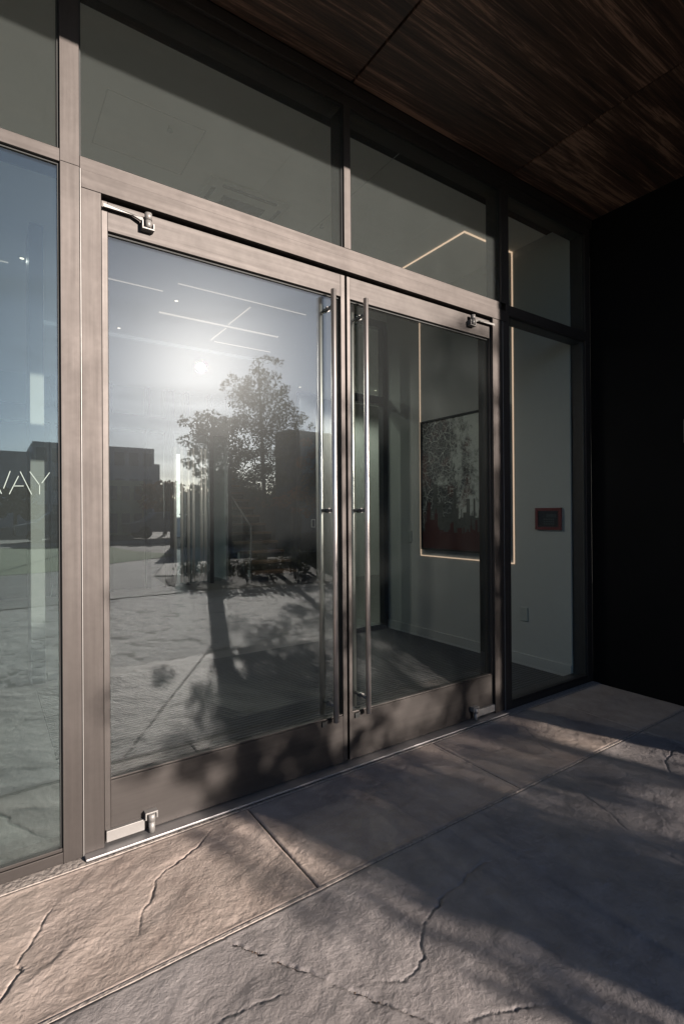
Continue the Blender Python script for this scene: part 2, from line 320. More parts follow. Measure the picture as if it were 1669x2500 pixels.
def relief(x,y,strip,seed):
    wx=x+.03*fbm(x,y,4,2,seed+40); wy=y+.03*fbm(x,y,4,2,seed+50)
    ca,sa=math.cos(.55),math.sin(.55); u=wx*ca+wy*sa; v=-wx*sa+wy*ca
    z=.0045*fbm(u,v*1.3,2.2,3,seed)
    r=fbm(u*.8,v*1.35,13,4,seed+5,.56); z+=.0012*(.6-np.abs(r))
    mask=np.clip(.45+1.6*fbm(x,y,2.3,2,seed+9),.12,1.1)
    z+=.0013*mask*fbm(u,v,38,4,seed+14,.62)+.0026*fbm(u*.8,v*1.3,6.5,2,seed+33)+.0007*fbm(x,y,150,2,seed+30)
    t=fbm(u,v*1.1,3.1,3,seed+22); z+=.0012*np.tanh((t-.12)*14)+.0008*np.tanh((t+.25)*16)
    jx=x+.011*perlin(x*21,y*21,3)+.006*perlin(x*55,y*55,5)+.003*perlin(x*140,y*140,7); jy=y+.011*perlin(x*21,y*21,4)+.006*perlin(x*55,y*55,6)+.003*perlin(x*140,y*140,8)
    along=np.clip(.75+1.2*perlin(x*9+7,y*9-3,12),.4,1.25)
    for k,(pts,dep,wd) in enumerate(cracks):
        dd,side=segdist2(jx,jy,pts)
        e0=np.hypot(x-pts[0][0],y-pts[0][1]); e1=np.hypot(x-pts[-1][0],y-pts[-1][1]); tp=along*np.clip(np.minimum(e0,e1)/.13,.12,1)
        if dep>0:
            z-=tp*.0066*np.exp(-(dd/.0026)**2)
            z-=np.where(side>0,1,0)*.0013*tp*np.exp(-dd/.022)      # one lip sits lower
        else:
            z+=np.where(side>0,1,-1)*.0013*tp*np.exp(-dd/.014)     # small cleft step
    return z
def slab(name,x0,x1,y0,y1,step,m,strip,seed,z=0,clipx=None):
    nx=max(2,int((x1-x0)/step)); ny=max(2,int((y1-y0)/step))
    X,Y=np.meshgrid(np.linspace(x0,x1,nx),np.linspace(y0,y1,ny)); 
    Z=relief(X,Y,strip,seed)-.004
    e=np.minimum.reduce([X-x0,x1-X,Y-y0,y1-Y]); e=e+.0015*perlin(X*60,Y*60,seed)
    Z=Z*np.clip(e/.02,.35,1)-.006*np.exp(-np.clip(e,0,1)/.004)
    if not strip:
        dd=segdist(X+.01*perlin(X*45,Y*45,8),Y+.01*perlin(X*45,Y*45,9),rust); Z-=.009*np.exp(-(dd/.0035)**2)*np.clip(.8+1.2*perlin(X*14,Y*14,77),.3,1)
    V=np.stack([X.ravel(),Y.ravel(),(Z+z).ravel()],1)
    i=(np.arange(nx-1)[None,:]+np.arange(ny-1)[:,None]*nx).ravel(); Q=np.stack([i,i+1,i+1+nx,i+nx],1)
    return V,Q
def gridmesh(name,parts,m):
    Vs=[];Qs=[];b=0
    for V,Q in parts: Vs.append(V);Qs.append(Q+b);b+=len(V)
    V=np.concatenate(Vs);Q=np.concatenate(Qs)
    me=bpy.data.meshes.new(name); me.vertices.add(len(V)); me.vertices.foreach_set('co',V.astype('f').ravel())
    me.loops.add(len(Q)*4); me.loops.foreach_set('vertex_index',Q.astype('i').ravel())
    me.polygons.add(len(Q)); me.polygons.foreach_set('loop_start',np.arange(0,len(Q)*4,4,dtype='i')); me.polygons.foreach_set('loop_total',np.full(len(Q),4,'i'))
    me.polygons.foreach_set('use_smooth',np.ones(len(Q),bool)); me.update(calc_edges=True); me.validate()
    o=bpy.data.objects.new(name,me); col.objects.link(o); me.materials.append(m); return o
g=.004
xs=[-1.4,-.3,.889,1.945,3.0,3.594]
strip=[slab('s',a+g/2,b-g/2,-.607,-.052,.0036 if a>-.4 and a<1.9 else .0055,None,True,20+k) for k,(a,b) in enumerate(zip(xs,xs[1:]))]
struct(gridmesh('pavement_strip',strip,M['stoneA']))
field=[slab('s',-1.4,3.0-g/2,-2.3,-.617,.0045,None,False,60),slab('s',3.0+g/2,3.594,-2.3,-.617,.009,None,False,61),
       slab('s',-4.0,5.2,-6.0,-2.304,.03,None,False,60)]
V_,Q_=field[2]; V_[:,2]=(V_[:,2]+.004)*1.6-.016+.008*fbm(V_[:,0],V_[:,1]*1.3,8,4,91,.6)
struct(gridmesh('pavement',field[:2],M['stoneB']))
M['stoneD']=stone('stone_plaza_near',(.13,.118,.11),(.20,.18,.168),(.28,.252,.235),bs=1.0,rough=.42,fs=10,fd=.04,sp=.9)
struct(gridmesh('outer_pavement',field[2:],M['stoneD']))
mo=MB()
mo.box(-1.4,3.594,-.6165,-.6075,-.02,-.0012); mo.box(-4.6,3.594,-.0515,-.041,-.02,-.001); mo.box(-4.6,.2838,-.0405,.1,-.02,-.0006); mo.box(2.6125,3.594,-.0405,.1,-.02,-.0006)
struct(mo.build('mortar_joint',M['mortar']))
rj=MB()
def c(a,b,n): return [(a[0]+(b[0]-a[0])*k/n,a[1]+(b[1]-a[1])*k/n) for k in range(n+1)]
rr=random.Random(3)
for (a,b) in zip(rust[:3],rust[1:4]):
    for x,y in c(a,b,60):
        s=rr.uniform(.0006,.0020); x+=rr.gauss(0,.0022); y+=rr.gauss(0,.0022)
        rj.box(x-s,x+s,y-s,y+s,-.014,-.0095+s*.8)
M['rust']=simple('rusty_grit',(.10,.06,.04),(.03,.024,.02),rough=1,scale=90)
tag(rj.build('joint_grit',M['rust']),'dark rusty grit lying along the diagonal joint in the stone paving','grit',kind='stuff')
# outer ground sheets
def sheet(name,m,pts,z): return struct(MB().poly([(x,y,z) for x,y in pts]).build(name,m))
struct(MB().box(-300,300,-300,300,-.40,-.020).build('ground',M['asphalt']))
pts=[(-30,-6.0),(5.2,-6.0),(5.2,-.6),(3.75,-.6),(3.75,-.0),(12,-.0),(12,-5.6),(4.78,-5.6),(3.9,-5.75),(3.04,-5.9),(2.7,-6.3),(2.57,-6.95),(2.75,-8.5),(4.2,-12.8),(3.2,-12.3),(2.1,-11.4),(1.2,-10.7),(-1,-10.2),(-30,-10.0)]
M['stoneC']=stone('stone_plaza',(.12,.108,.10),(.20,.178,.165),(.29,.26,.24),bs=1.0,rough=.42,fs=5,fd=.14,sp=.9)
far=MB(); far.poly([(-30,-6.001,-.008),(2.9,-6.001,-.008),(2.7,-6.3,-.008),(2.57,-6.95,-.008),(2.75,-8.5,-.008),(4.3,-12.9,-.008),(3.2,-12.3,-.008),(2.1,-11.4,-.008),(1.2,-10.7,-.008),(-1,-10.2,-.008),(-30,-10.0,-.008)])
far.poly([(5.201,-5.6,-.008),(14,-5.6,-.008),(14,-.0,-.008),(5.201,-.0,-.008)]); far.poly([(-30,-6,-.008),(-4.001,-6,-.008),(-4.001,-.0,-.008),(-30,-.0,-.008)])
far.poly([(-4,-2.30,-.008),(-1.401,-2.30,-.008),(-1.401,-.0,-.008),(-4,-.0,-.008)]); far.poly([(3.84,-2.3,-.008),(5.2,-2.3,-.008),(5.2,-0,-.008),(3.84,-0,-.008)])
struct(far.build('plaza',M['stoneC']))
sheet('lawn',M['grass'],[(-30,-10.05),(-1,-10.25),(1.2,-10.75),(2.1,-11.45),(3.2,-12.35),(4.3,-13.0),(4.75,-13.7),(4.6,-14.6),(4.1,-16.2),(3.9,-20.5),(-30,-26)],-.004)
sheet('path',M['path'],[(2.8,-8.55),(4.35,-12.95),(4.85,-13.7),(4.65,-14.7),(5.2,-16.2),(7.2,-16.0),(9.4,-12.9),(20,-12.2),(20,-10.9),(9,-11.2),(6.9,-13.6),(5.9,-12.5),(4.2,-9.6),(3.3,-8.2)],-.003)
sheet('planting_bed',M['soil'],[(3.06,-5.95),(4.78,-5.65),(14,-5.65),(14,-11),(9,-11.1),(6.9,-13.5),(5.95,-12.4),(4.25,-9.55),(3.3,-8.1),(2.8,-7.9),(2.62,-6.95),(2.74,-6.35)],-.002)
sheet('road',M['path'],[(-60,-27),(4,-21),(30,-19),(30,-22),(4,-24),(-60,-32)],-.006)

# ------------------------------------------------------------------ storefront
ys,ye=0,.115
sf=empty('storefront',(0,0,0),'bronze metal and glass storefront framing around the double entrance door','storefront')
def part(name,m,b,parent,bev=.0012): return box(name,m,b,parent,bev)
ZT=3.208;ZTOP=3.33
part('mullion',M['mv'],(.218,.280,-.001,ye,0,2.468),sf)
part('mullion',M['mv'],(.218,.280,.0,ye,2.4695,ZT),sf)
part('mullion',M['mv'],(1.435,1.474,.0,ye,2.5105,ZT),sf)
part('mullion',M['mv'],(2.606,2.680,.0,ye,2.5105,ZT),sf)
part('mullion',M['mv'],(2.6505,2.682,.001,ye,0,2.5095),sf)
part('mullion',M['mv'],(3.532,3.594,.0,ye,0,ZT),sf)
part('mullion',M['mv'],(-1.35,-1.288,.0,ye,0,ZT),sf)
part('mullion',M['mv'],(-2.95,-2.888,.0,ye,0,ZT),sf)
for a,b in ((-4.6,3.594),): part('head_rail',M['mh'],(a,b,.002,ye,ZT+.0005,ZTOP),sf)
part('head_trim',M['mh'],(-4.6,3.594,-.018,.0015,3.262,ZTOP-.016),sf)
for a,b in ((-1.2875,.2175),(-2.8875,-1.3505)): part('transom_bar',M['mh'],(a,b,.0,ye,2.465,2.51),sf)
part('transom_bar',M['mh'],(2.6825,3.5315,.0,ye,2.442,2.508),sf)
part('transom_sill',M['mh'],(.2805,2.6055,.0,ye,2.4615,2.5095),sf)
for a,b in ((-1.2875,.2175),(-2.8875,-1.3505)): part('bottom_rail',M['mh'],(a,b,.0,ye,.002,.040),sf)
part('bottom_rail',M['mh'],(2.6825,3.5315,.0,ye,.001,.040),sf)
part('sill_bead',M['mh'],(-1.2875,.2175,.006,.02,.0405,.052),sf,.001); part('sill_bead',M['mh'],(2.6825,3.5315,.006,.02,.0405,.052),sf,.001)
gy=(.018,.026)
def pane(x0,x1,z0,z1,m,y=gy,parent=sf,name='glass_pane'):
    return MB().box(x0,x1,y[0],y[1],z0,z1).build(name,m,parent)
pane(.2802,1.4348,2.5098,ZT+.0003,M['glasst']); pane(1.4742,2.6058,2.5098,ZT+.0003,M['glasst']); pane(2.6802,3.5318,2.5083,ZT+.0003,M['glasst'])
pane(2.6822,3.5318,.0402,2.4418,M['glasst']); pane(-1.2878,.2178,2.5102,ZT+.0003,M['glasst']); pane(-1.2878,.2178,.0402,2.4648,M['glassl'])
pane(-2.8878,-1.3502,.0402,2.4648,M['glassl']); pane(-2.8878,-1.3502,2.5102,ZT+.0003,M['glasst'])
gk=MB()
for a,b,z0,z1 in ((.280,1.435,2.5095,ZT),(1.474,2.606,2.5095,ZT),(2.68,3.532,2.508,ZT),(2.682,3.532,.052,2.442),(-1.288,.218,2.51,ZT),(-1.288,.218,.052,2.465)):
    t=.007
    gk.box(a,a+t,.0125,.0175,z0,z1);gk.box(b-t,b,.0125,.0175,z0,z1);gk.box(a+t,b-t,.0125,.0175,z1-t,z1)
gk.build('gasket',M['rubber'],sf)

# door frame
df=empty('door_frame',(1.45,0,0),'wide brushed metal frame surrounding the two glass door leaves','door frame')
part('cover_strip',M['hinge'],(.2806,.2838,-.006,.02,.002,2.4612),df,.0006)
part('jamb',M['mv'],(.2842,.3505,-.003,ye,.010,2.3955),df)
part('jamb',M['mv'],(2.5235,2.6125,-.001,ye,.010,2.3955),df)
part('cover_strip',M['hinge'],(2.6130,2.6155,-.004,.02,.002,2.4612),df,.0006)
part('jamb',M['mv'],(2.6160,2.6500,.0005,ye,.002,2.3955),df)
part('header',M['mh'],(.2842,2.650,-.005,ye,2.396,2.4612),df)
part('threshold',M['sill'],(.2842,2.612,-.0405,.112,.0005,.0095),df,.002)
MB().box(.3507,.3535,.028,.1,.01,2.3955).box(2.5205,2.5233,.028,.1,.01,2.3955).build('weather_strip',M['rubber'],df)

def door(x0,x1,sl,sr,hinge_left,label,hx):
    d=empty('entrance_door',(x0 if hinge_left else x1,.04,0),label,'door','leaves of the double glass entrance door')
    y0,y1=.020,.066
    zb,zt=.013,2.384
    part('top_rail',M['door'],(x0+sl+.0003,x1-sr-.0003,y0,y1,2.277,zt),d,.001)
    part('bottom_rail',M['door'],(x0+sl+.0003,x1-sr-.0003,y0,y1,zb,.235),d,.001)
    part('stile',M['stile'],(x0,x0+sl,y0-.0015,y1,zb,zt),d,.0015)
    part('stile',M['stile'],(x1-sr,x1,y0-.0015,y1,zb,zt),d,.0015)
    MB().box(x0+sl,x1-sr,.040,.050,.2352,2.2768).build('glass_pane',M['glass'],d)
    a,b=x0+sl,x1-sr
    MB().box(a,b,.034,.0395,2.268,2.2768).box(a,a+.004,.034,.0395,.243,2.268).box(b-.004,b,.034,.0395,.243,2.268).build('gasket',M['rubber'],d)
    part('glazing_bead',M['stile'],(a+.0003,b-.0003,.024,.0395,.2353,.243),d,.0015)
    MB().box(x0+.02,x1-.02,.03,.06,zt+.0003,zt+.006).build('brush_strip',M['rubber'],d)
    # back to back pull handles through the glass
    for yy,lab in ((-.016,'outside pull handle of satin steel'),(.106,'inside pull handle behind the glass')):
        h=MB().tube((hx,yy,.232),(hx,yy,2.283),.0128,n=28,bev=.001).build('pull_handle',M['steel'],d); h['label']=lab
        for z in (.305,1.235,2.205):
            s=MB()
            if yy<.04: s.tube((hx,yy+.0122,z),(hx,.0398,z),.0085,n=20); s.tube((hx,.034,z),(hx,.0397,z),.0125,n=20)
            else: s.tube((hx,.0503,z),(hx,yy-.0122,z),.0085,n=20); s.tube((hx,.0503,z),(hx,.056,z),.0125,n=20)
            s.build('standoff',M['hinge'],h)
    # small black glass stop under the handle
    MB().box(hx-.060,hx-.034,.012,.0199,.212,.2352).build('stop_block',M['rubber'],d)
    # exposed pivots, top and bottom
    px=x0+.162 if hinge_left else x1-.200
    e0=x0+.004 if hinge_left else x1-.004
    for top in (False,True):
        s=MB(); zc=.052 if not top else 2.352
        if not top:
            s.tube((px,-.004,.0105),(px,-.004,.050),.0118,n=24); s.tube((px,-.004,.0515),(px,-.004,.080),.0135,n=24)
            s.box(px-.024,px+.022,-.010,.0195,.0805,.0865,.001); s.box(px-.024,px-.0185,-.010,.0195,.060,.0802,.001); s.box(px+.0165,px+.022,-.010,.0195,.060,.0802,.001)
            s.box(min(e0,px-.024*(1 if hinge_left else -1)),max(e0,px-.024*(1 if hinge_left else -1)),.004,.0195,.020,.060,.0012)
        else:
            s.tube((px,-.004,2.318),(px,-.004,2.346),.0118,n=24); s.tube((px,-.004,2.3475),(px,-.004,2.374),.0135,n=24)
            s.box(px-.024,px+.022,-.010,.0195,2.3115,2.3172,.001); s.box(px-.024,px-.0185,-.010,.0195,2.3175,2.344,.001); s.box(px+.0165,px+.022,-.010,.0195,2.3175,2.338,.001)
            sg=1 if hinge_left else -1
            s.poly([(e0,-.002,2.352),(e0,-.002,2.364),(px-sg*.055,-.002,2.364),(px-sg*.02,-.006,2.352),(px-sg*.02,-.006,2.338),(px-sg*.055,-.002,2.352)],(0,.010,0))
        s.build('pivot_hinge',M['hinge'],d)
    return d
door(.3545,1.4475,.0215,.0235,True,'left glass door leaf with sunlit rail and bright sun glare in its pane','1' and 1.3585)
door(1.4600,2.5445,.0190,.0275,False,'right glass door leaf beside the dark side window, framing the red skyline picture',1.5505)
# astragal strip in the gap between the leaves
MB().box(1.4477,1.4598,.050,.062,.013,2.384).build('astragal',M['rubber'],df)

# lettering on the left side glass
lt=MB()
def stroke(a,b,w=.0027):
    a=Vector((a[0],0,a[1]));b=Vector((b[0],0,b[1])); d_=(b-a).normalized(); nn=Vector((-d_.z,0,d_.x))*w/2
    y=.0165
    P=[a-nn,a+nn,b+nn,b-nn]; lt.poly([(q.x,y,q.z) for q in P],(0,.0013,0))
def S(cx,cy): # pixel of a 300x350 crop -> facade x,z
    sx=cx/5.227; sy=1050+cy/5.227
    v=F+RR*((sx-834.5)/1261.18)-UU*((sy-1250)/1261.18); t=(CAM_D+.0165)/v.y
    return (v.x*t,CAM_H+v.z*t)
for a,b in (((130,522),(45,745)),((-118,528),(20,812)),((-130,522),(-215,745)),((-375,520),(-240,812)),((237,585),(118,818)),((172,713),(302,713)),((258,528),(405,822)),((380,530),(505,700)),((505,692),(505,820)),((634,540),(532,678))):
    stroke(S(*a),S(*b))
tag(lt.build('window_lettering',M['vinyl']),'thin pale capital letters ending in WAY stuck on the left side window','lettering')

# ------------------------------------------------------------------ canopy, dark return wall, building mass
cp=empty('canopy',(0,0,3.317),'flat canopy with a dark walnut soffit of large boards above the doors','canopy')
sx=[-4.6,-2.172,-.957,.258,1.473,2.688,3.612]
for a,b in zip(sx,sx[1:]):
    o=MB().box(a+.006,b-.006,-1.10,-.0195,3.317,3.335,bev=.0015).build('soffit_board',M['walnut'],cp)
part('soffit_backing',M['rubber'],(-4.6,3.612,-1.10,-.0005,3.3355,3.36),cp,0)
part('fascia',M['fascia'],(-4.6,3.9,-1.43,-1.104,3.318,3.62),cp,.004)
part('roof_deck',M['fascia'],(-4.6,3.9,-1.103,-.0005,3.3605,3.62),cp,0)
bw=empty('return_wall',(3.6,-1.4,0),'black panelled wall projecting at the right of the entrance','wall')
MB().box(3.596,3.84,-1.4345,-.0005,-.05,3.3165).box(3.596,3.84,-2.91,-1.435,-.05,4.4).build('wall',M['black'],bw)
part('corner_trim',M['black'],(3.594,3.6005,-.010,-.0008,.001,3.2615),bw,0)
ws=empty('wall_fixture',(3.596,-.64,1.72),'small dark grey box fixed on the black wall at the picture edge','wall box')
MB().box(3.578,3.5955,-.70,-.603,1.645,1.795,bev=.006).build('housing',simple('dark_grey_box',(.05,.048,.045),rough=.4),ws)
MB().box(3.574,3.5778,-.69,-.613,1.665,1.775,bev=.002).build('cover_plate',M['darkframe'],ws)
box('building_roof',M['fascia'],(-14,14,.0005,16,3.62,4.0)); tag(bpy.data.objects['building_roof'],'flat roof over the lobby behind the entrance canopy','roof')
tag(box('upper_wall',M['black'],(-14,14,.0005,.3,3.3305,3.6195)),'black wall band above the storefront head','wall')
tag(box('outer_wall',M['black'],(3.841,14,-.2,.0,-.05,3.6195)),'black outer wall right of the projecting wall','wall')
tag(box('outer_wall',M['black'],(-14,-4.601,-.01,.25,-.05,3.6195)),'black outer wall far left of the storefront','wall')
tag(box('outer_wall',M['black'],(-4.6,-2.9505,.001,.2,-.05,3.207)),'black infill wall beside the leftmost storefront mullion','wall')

# ------------------------------------------------------------------ lobby
struct(box('lobby_floor',M['floorin'],(-14,14,.1155,16,-.019,.0)))
struct(box('floor_mat',M['mat'],(.285,3.515,.125,2.14,.0005,.0045)))
struct(box('lobby_ceiling',M['ceil'],(-14,14,.1155,16,3.331,3.60)))
vw=empty('vestibule_wall',(3.55,1.1,0),'pale grey green interior wall seen through the right door leaf','wall')
part('wall',M['wallgrey'],(3.52,3.68,.1160,2.30,.0003,3.3305),vw,0)
part('baseboard',M['wallgrey'],(3.508,3.5195,.1165,2.20,.0005,.095),vw,.002)
ld=empty('light_strip_loop',(3.5,1.15,2),'warm glowing line of light framing the picture and crossing the ceiling','light strip')
t=.0068
part('wall_strip',M['led'],(3.514,3.5198,.604,.604+t*1.4,.81,3.329),ld,0)
part('wall_strip',M['led'],(3.514,3.5198,1.690,1.690+t*1.4,.81,3.329),ld,0)
part('wall_strip',M['led'],(3.514,3.5198,.604,1.6994,.8005,.8095),ld,0)
part('ceiling_strip',M['led'],(2.955,3.5135,  .604,.613,3.322,3.3306),ld,0)
part('ceiling_strip',M['led'],(2.955,2.9635,.6132,1.70,3.322,3.3306),ld,0)
part('ceiling_strip',M['led'],(2.9637,3.5135,1.690,1.6985,3.322,3.3306),ld,0)
art=empty('framed_picture',(3.5,1.15,1.5),'tall framed picture of pale map lines above a dark red city skyline','picture')
fr=MB(); ya,yb,za,zb=.64,1.665,.868,2.105
for b in ((3.486,3.5196,ya,ya+.016,za,zb),(3.486,3.5196,yb-.016,yb,za,zb),(3.486,3.5196,ya+.016,yb-.016,za,za+.016),(3.486,3.5196,ya+.016,yb-.016,zb-.016,zb)): fr.box(*b)
fr.build('frame',M['rubber'],art)
cv=MB((0,0,0)).box(3.498,3.5194,ya+.0162,yb-.0162,za+.0162,zb-.0162).build('print',M['map'],art)
def skyline(x,rs,base,hi,m,nm,y0,y1,th=.0012):
    s=MB(); r=random.Random(rs); y=y0
    while y<y1-.004:
        w_=min(r.uniform(.016,.06),y1-y); k=(y1-y)/(y1-y0); h=base+r.random()**1.6*hi*(1.15-.9*k if True else 1)
        s.box(x-th,x,y+.0004,y+w_-.0004,za+.0163,za+.0163+h)
        if r.random()<.35: s.box(x-th,x,y+w_*.35,y+w_*.65,za+.0163+h,za+.0163+h+r.uniform(.02,.09))
        y+=w_
    s.build(nm,m,art)
skyline(3.4978,4,.28,.34,simple('grey_towers',(.10,.11,.10),(.06,.065,.06),rough=.6,scale=30),'grey_skyline',ya+.0165,yb-.10,.0008)
skyline(3.4968,9,.15,.28,simple('dark_red_towers',(.075,.014,.013),(.055,.011,.01),rough=.6,scale=20),'red_skyline',ya+.0165,yb-.0165,.0008)
kp=empty('control_panel',(3.515,.295,1.165),'small control panel in a dark red frame on the pale wall','control panel')
s=MB()
for b in ((3.506,3.5197,.185,.208,1.085,1.252),(3.506,3.5197,.382,.405,1.085,1.252),(3.506,3.5197,.2085,.3815,1.085,1.108),(3.506,3.5197,.2085,.3815,1.229,1.252)): s.box(*b)
s.build('frame',M['red'],kp); MB().box(3.511,3.5196,.2087,.3813,1.1083,1.2287).build('keypad',M['darkframe'],kp)
s=MB()
for i in range(5):
    for j in range(3): s.box(3.509,3.5108,.245+i*.019,.256+i*.019,1.125+j*.018,1.134+j*.018)
s.build('button',simple('grey_button',(.09,.10,.10),rough=.5),kp); MB().box(3.509,3.5108,.225,.31,1.180,1.205).build('display',simple('dim_display',(.05,.06,.065),rough=.3),kp)
ou=empty('wall_outlet',(3.518,.52,.41),'white socket plate low on the pale wall below the control panel','outlet'); MB().box(3.513,3.5197,.485,.557,.355,.465,bev=.003).build('cover_plate',M['white'],ou)
lsw=empty('light_switch',(3.518,1.86,.98),'white switch plate on the pale wall left of the picture','switch'); MB().box(3.513,3.5197,1.83,1.90,.925,1.04,bev=.003).build('cover_plate',M['white'],lsw); MB().box(3.510,3.5128,1.852,1.878,.955,1.01,bev=.001).build('rocker',M['white'],lsw)
# inner side screen
isn=empty('inner_screen',(3.2,2.23,0),'dark framed glass side screen at the back of the vestibule','glass screen')
for nm,b in (('mullion',(3.462,3.5197,2.2,2.28,.0005,3.25)),('mullion',(2.93,2.985,2.2,2.28,.0005,3.25)),('head_rail',(2.9855,3.4615,2.2,2.28,3.18,3.25)),('transom_bar',(2.9855,3.4615,2.2,2.28,2.37,2.45)),('bottom_rail',(2.9855,3.4615,2.2,2.28,.0005,.05))): part(nm,M['darkframe'],b,isn,.001)
pane(2.9855,3.4615,.0505,2.3695,M['glassin'],(2.235,2.241),isn); pane(2.9855,3.4615,2.4505,3.1795,M['glassin'],(2.235,2.241),isn)
tag(box('screen_header',M['wallgrey'],(2.93,3.5197,2.2,2.28,3.2505,3.3305)),'pale strip of wall above the inner glass screen','wall')
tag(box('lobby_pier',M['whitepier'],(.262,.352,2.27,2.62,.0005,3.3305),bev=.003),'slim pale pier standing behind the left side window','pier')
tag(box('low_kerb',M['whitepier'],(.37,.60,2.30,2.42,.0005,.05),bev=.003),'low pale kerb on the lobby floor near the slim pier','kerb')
# opposite glazed wall
bk=empty('rear_storefront',(0,6.8,0),'dark framed glazed wall on the far side of the lobby','storefront')
for x in (-5,-3.2,-1.6,-.2,.8,1.05,1.6,2.18,2.5,2.58,2.84,3.26,3.6): part('mullion',M['darkframe'],(x,x+.07,6.8,6.92,.0005,3.3305),bk,0)
x_=-5
for x0,x1 in zip((-5,-3.2,-1.6,-.2,.8,1.05,1.6,2.18,2.5,2.58,2.84,3.26),(-3.2,-1.6,-.2,.8,1.05,1.6,2.18,2.5,2.58,2.84,3.26,3.6)):
    if x1-x0>.1: part('transom_bar',M['darkframe'],(x0+.0705,x1-.0005,6.8,6.92,2.62,2.86),bk,0)
part('added_dark_panel',simple('dim_panel',(.05,.05,.052),(.04,.04,.042),rough=.6),(-5,2.5,6.925,6.99,.0005,2.60),bk,0)  # opaque panel added to keep the lobby dark behind the reflections
pane(-5,3.6,.01,3.33,M['glassin'],(6.93,6.936),bk)
M['paletube']=simple('pale_tube',(.62,.60,.57),rough=.45,metal=.2)
hg='pull handles on the far lobby doors'
for i,(x,l) in enumerate(((2.62,'leftmost thin steel pull handle on the far lobby doors'),(2.73,'second thin steel pull handle from the left on the far lobby doors'),(2.845,'third steel pull handle from the left on the far lobby doors'),(2.93,'fourth steel pull handle from the left on the far lobby doors'),(3.07,'fifth steel pull handle from the left on the far lobby doors'),(3.14,'rightmost steel pull handle on the far lobby doors'))):
    s=MB().tube((x,6.70,.07),(x,6.70,2.36),.024,n=14)
    for z in (.2,1.22,2.2): s.tube((x,6.70,z),(x,6.799,z),.01,n=8)
    tag(s.build('pull_handle',M['paletube']),l,'handle',hg)
tag(box('lobby_wall',M['wallgrey'],(4.80,8.5,6.0,6.2,.0005,3.3305)),'pale lobby wall right of the dark panel','wall')
tag(box('lobby_wall',M['wallgrey'],(8.5,8.7,.2505,6.2,.0005,3.3305)),'pale lobby wall at the far right end of the lobby','wall')
tag(box('lobby_wall',M['wallgrey'],(-5.3,-5.1,.2505,6.9,.0005,3.3305)),'pale lobby wall at the far left end of the lobby','wall')
tag(box('lobby_wall',simple('dim_wall',(.10,.10,.098),rough=.8),(3.675,8.5,9.6,9.8,.0005,3.3305)),'dark wall behind the wooden lobby stairs','wall')
tag(box('lobby_wall',M['wallgrey'],(3.675,3.70,6.93,9.6,.0005,3.3305)),'pale wall along the left flank of the lobby stairs','wall')
dp=empty('lobby_door',(4.6,5.8,0),'tall dark door panel with a small framed sign in the lobby','door'); part('door_panel',M['darkframe'],(4.46,4.79,5.70,5.82,.0005,3.3305),dp,.002)
MB().box(4.68,4.76,5.690,5.6995,.98,1.12).build('sign_frame',M['white'],dp); MB().box(4.69,4.75,5.686,5.6895,.99,1.11).build('sign_face',M['darkframe'],dp)
st=empty('staircase',(4.3,6.3,0),'wooden open stairs with a glass balustrade at the back of the lobby','stairs')
for k in range(12):
    part('tread',M['wood'],(3.84,4.78,6.32+k*.27,6.62+k*.27,.14+k*.17,.185+k*.17),st,.004)
    if k<9: part('riser',simple('dark_riser',(.02,.018,.016),rough=.8) if k==0 else bpy.data.materials['dark_riser'],(3.86,4.76,6.60+k*.27,6.615+k*.27,.19+k*.17,.305+k*.17),st,0)
MB().poly([(3.80,6.3,.02),(3.80,6.3,1.0),(3.80,9.3,2.9),(3.80,9.3,1.9)],(.012,0,0)).build('balustrade_glass',M['glassin'],st)
for k in range(5): part('clamp_plate',M['plate'],(3.775,3.799,6.30+k*.45,6.36+k*.45,.12+k*.28,.24+k*.28),st,.002)
MB().tube((3.806,6.28,1.0),(3.806,9.3,2.9),.02,n=10).tube((3.806,6.28,0),(3.806,6.28,1.0),.015,n=10).build('handrail',simple('dull_rail',(.09,.09,.088),rough=.5),st)
# lamps
lg='linear lamps set in the lobby ceiling'
for l,b in (('thick glowing linear lamp across the lobby ceiling, brightest and nearest the sun glare',(1.49,2.87,3.425,3.457)),
            ('thin linear lamp nearest the doors, above the thick lamp',(1.45,2.80,2.66,2.669)),
            ('short thin linear lamp at the left edge of the left door pane',(.90,1.38,2.90,2.910)),
            ('thin linear lamp running front to back, crossing the thick lamp',(2.22,2.229,2.80,3.38)),
            ('thin linear lamp running back from the thick lamp',(2.24,2.249,3.50,3.98)),
            ('thin linear lamp behind the thick lamp, parallel to it',(2.30,3.05,4.0,4.009)),
            ('dashed thin linear lamp seen through the left side window, left piece',(.10,.16,3.05,3.06)),
            ('dashed thin linear lamp seen through the left side window, right piece',(.30,.42,3.05,3.06))):
    tag(box('linear_lamp',M['lamp'],(b[0],b[1],b[2]+.002,b[3]-.002,3.323,3.3306)),l,'ceiling lamp',lg)
glow_band=MB().box(.4,3.3,4.36,4.40,3.30,3.3306).build('linear_lamp',simple('added_band_glow',(.7,.7,.68),rough=.5,emit=(.9,.95,1),estr=.04)); tag(glow_band,'long glowing strip added as a pale band across the ceiling behind the lamps','ceiling lamp',lg)  # glowing strip added to give a pale band of unknown origin
